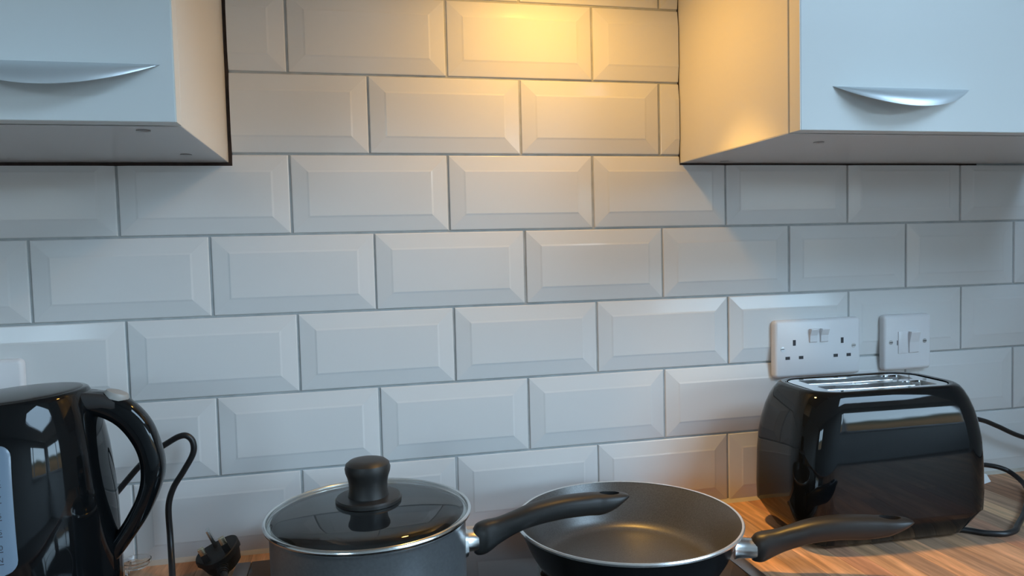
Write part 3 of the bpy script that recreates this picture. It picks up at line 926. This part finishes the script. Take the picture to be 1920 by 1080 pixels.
# water gauge strip wrapped on the body, towards the viewer
def gp(ang, h, off):
    R = kr(h) + off
    a = -PI / 2 + ang
    x_, y_ = R * math.cos(a), R * math.sin(a)
    return (x_, y_, ktop(x_, h))
gc = math.radians(6.0)
def gw(h):                                   # half width in metres: wider low down
    w = 0.0130 + 0.0035 * min(1.0, (0.215 - h) / 0.10)
    top = 0.2195; rr = 0.011
    if h > top - rr: w -= rr - math.sqrt(max(rr * rr - (h - top + rr) ** 2, 0))
    if h < 0.106 + 0.012: w -= 0.012 - math.sqrt(max(0.012 ** 2 - (0.118 - h) ** 2, 0))
    return max(w, 0.0008)
bm = bmesh.new()
hs = [0.1062, 0.1070, 0.1085, 0.111, 0.114, 0.118, 0.13, 0.145, 0.16, 0.175, 0.19, 0.20, 0.2085, 0.212, 0.215, 0.2172, 0.2186, 0.2194]
GS = 12
outer_, inner_ = [], []
for h in hs:
    w = gw(h) / kr(h)
    for lst, off in ((outer_, 0.0016), (inner_, -0.001)):
        lst.append([bm.verts.new(gp(gc + w * (2 * i / GS - 1), h, off - (0.0008 if i in (0, GS) and off > 0 else 0))) for i in range(GS + 1)])
for i in range(len(hs) - 1):
    for j in range(GS):
        bm.faces.new((outer_[i][j], outer_[i][j + 1], outer_[i + 1][j + 1], outer_[i + 1][j]))
    bm.faces.new((outer_[i][0], outer_[i + 1][0], inner_[i + 1][0], inner_[i][0]))
    bm.faces.new((outer_[i][GS], inner_[i][GS], inner_[i + 1][GS], outer_[i + 1][GS]))
for rr_ in (0, -1):
    for j in range(GS): bm.faces.new((outer_[rr_][j], outer_[rr_][j + 1], inner_[rr_][j + 1], inner_[rr_][j]))
kg = link('water_gauge', bm, M_gauge, kt)
kg['label'] = 'pale blue translucent water gauge'
# printed level marks on the gauge: a line and its figure
for (h, txt) in ((0.186, 'MAX'), (0.1725, '1.7'), (0.1575, '1.5'), (0.1430, '1.25'), (0.1295, '1.0'), (0.1185, 'MIN')):
    cu = bpy.data.curves.new('gauge_text', 'FONT')
    cu.body = txt; cu.size = 0.0062; cu.align_x = 'RIGHT'; cu.extrude = 0.00005
    tmp = bpy.data.objects.new('gauge_text', cu)
    COL.objects.link(tmp)
    dg = bpy.context.evaluated_depsgraph_get(); dg.update()
    me = bpy.data.meshes.new_from_object(tmp.evaluated_get(dg))
    bpy.data.objects.remove(tmp)
    bm = bmesh.new(); bm.from_mesh(me); bpy.data.meshes.remove(me)
    box(bm, -0.0085, 0.0, -0.0022, -0.0014, -0.00005, 0.00005)
    for v in bm.verts:
        px, pz = v.co.x, v.co.y
        v.co = Vector(gp(gc + (0.0062 + px) / kr(h), h + pz, 0.0018 + v.co.z))
    link('level_mark', bm, M_ink, kg, smooth=False)
# cord looping up behind the handle
def kl_(p): return (p[0] - KX, p[1] - KY, p[2])
bm = bmesh.new()
tube(bm, [kl_(p) for p in ((-0.055, -0.085, 0.008), (-0.050, -0.060, 0.030), (-0.034, -0.040, 0.075), (-0.007, -0.035, 0.107), (0.0197, -0.035, 0.137), (0.038, -0.035, 0.1525), (0.0505, -0.035, 0.1604), (0.0628, -0.035, 0.1668), (0.0719, -0.035, 0.1672), (0.0785, -0.035, 0.1594),
                          (0.0782, -0.035, 0.145), (0.067, -0.035, 0.1249), (0.054, -0.035, 0.1044), (0.0476, -0.035, 0.082), (0.0482, -0.037, 0.0489), (0.0520, -0.052, 0.024), (0.0600, -0.085, 0.0080), (0.0720, -0.130, 0.0040), (0.082, -0.20, 0.0040), (0.085, -0.32, 0.0040), (0.070, -0.45, 0.004))], 0.0037, 12, 8)
link('cord', bm, M_rubber, kt)

# ------------------------------------------------------------------ loose three-pin plug
pg = thing('power_plug', 'black three-pin plug lying pins up by the corner of the hob', 'plug', (0.1080, -0.062, ZW))
pg.scale = (1.1, 1.1, 1.1)
RT = Matrix.Rotation(math.radians(10), 4, 'Z') @ Matrix.Rotation(math.radians(-22), 4, 'Y') @ Matrix.Rotation(math.radians(8), 4, 'X')
RT = Matrix.Translation((0, 0, 0.0225)) @ RT
def pbm(bm):
    bmesh.ops.transform(bm, matrix=RT, verts=bm.verts); return bm
# outline: round-shouldered body, narrower at the cord end (-Y)
ol = []
for i in range(40):
    a = 2 * PI * i / 40
    x_, y_ = 0.0235 * math.cos(a), 0.0215 * math.sin(a)
    e = 2 / 3.2
    x_ = 0.0235 * math.copysign(abs(math.cos(a)) ** e, math.cos(a)); y_ = 0.0215 * math.copysign(abs(math.sin(a)) ** e, math.sin(a))
    if y_ < 0: x_ *= 1 + 0.45 * y_ / 0.0215
    ol.append((x_, y_))
bm = bmesh.new()
loft(bm, [[(x_ * k, y_ * k, z) for (x_, y_) in ol] for (z, k) in ((-0.0150, 0.62), (-0.0135, 0.76), (-0.004, 0.88), (0.000, 0.93), (0.0005, 1.0), (0.0065, 1.0), (0.0075, 0.96))])
link('plug_body', pbm(bm), M_matt, pg)
for (px, py, wx, wy, L, sleeve) in ((0, 0.0112, 0.0040, 0.0080, 0.0225, 0.0), (-0.0111, -0.0110, 0.0064, 0.0040, 0.0175, 0.009), (0.0111, -0.0110, 0.0064, 0.0040, 0.0175, 0.009)):
    bm = bx(px - wx / 2, px + wx / 2, py - wy / 2, py + wy / 2, 0.0072, 0.0075 + L, bev=0.0008)
    pin = link('pin', pbm(bm), M_brass if sleeve else M_steel, pg)
    if sleeve:
        link('pin_sleeve', pbm(bx(px - wx / 2 - 0.0003, px + wx / 2 + 0.0003, py - wy / 2 - 0.0003, py + wy / 2 + 0.0003, 0.0072, 0.0075 + sleeve)), M_matt, pin, smooth=False)
bm = bmesh.new()
rings = []
for i, (y_, R) in enumerate(((-0.018, 0.0062), (-0.022, 0.0062), (-0.0222, 0.0050), (-0.0240, 0.0050), (-0.0242, 0.0060), (-0.0262, 0.0060), (-0.0264, 0.0048), (-0.0282, 0.0048), (-0.0284, 0.0056), (-0.0304, 0.0056), (-0.0306, 0.0046), (-0.033, 0.0042))):
    rings.append([(R * math.cos(2 * PI * k / 20), y_, -0.003 + R * math.sin(2 * PI * k / 20)) for k in range(20)])
loft(bm, rings)
link('cord_grip', pbm(bm), M_matt, pg)
bm = bmesh.new()
p0 = RT @ Vector((0, -0.031, -0.003)); p1 = RT @ Vector((0, -0.040, -0.003))
tube(bm, [p0, p1, (p1.x - 0.004, p1.y - 0.016, 0.008), (p1.x - 0.006, p1.y - 0.040, 0.004), (p1.x - 0.010, p1.y - 0.09, 0.004), (p1.x - 0.012, p1.y - 0.2, 0.004)], 0.0036, 12)
link('cord', bm, M_rubber, pg)

# ------------------------------------------------------------------ little clear plastic stopper on the worktop
cp = thing('plastic_stopper', 'small clear plastic stopper on the worktop beside the foot of the kettle', 'stopper', (-0.002, -0.030, ZW))
cp.scale = (1.5, 1.5, 1.5)
link('disc', lathe([(0.0, 0.0030), (0.0085, 0.0032), (0.0110, 0.0060), (0.0114, 0.0085), (0.0106, 0.0090), (0.0098, 0.0060), (0.0080, 0.0046), (0.0, 0.0044)], 36, c=(0.006, 0, 0.004)), M_clear, cp)
bm = lathe([(0.0, 0.0), (0.0052, 0.0), (0.0058, 0.002), (0.0046, 0.005), (0.0054, 0.009), (0.0046, 0.013), (0.0058, 0.017), (0.0048, 0.0215), (0.0, 0.0225)], 14)
bmesh.ops.rotate(bm, verts=bm.verts, matrix=Matrix.Rotation(math.radians(-82), 3, 'Y'))
bmesh.ops.translate(bm, verts=bm.verts, vec=(0.001, 0, 0.0060))
link('plug_stem', bm, M_clear, cp)
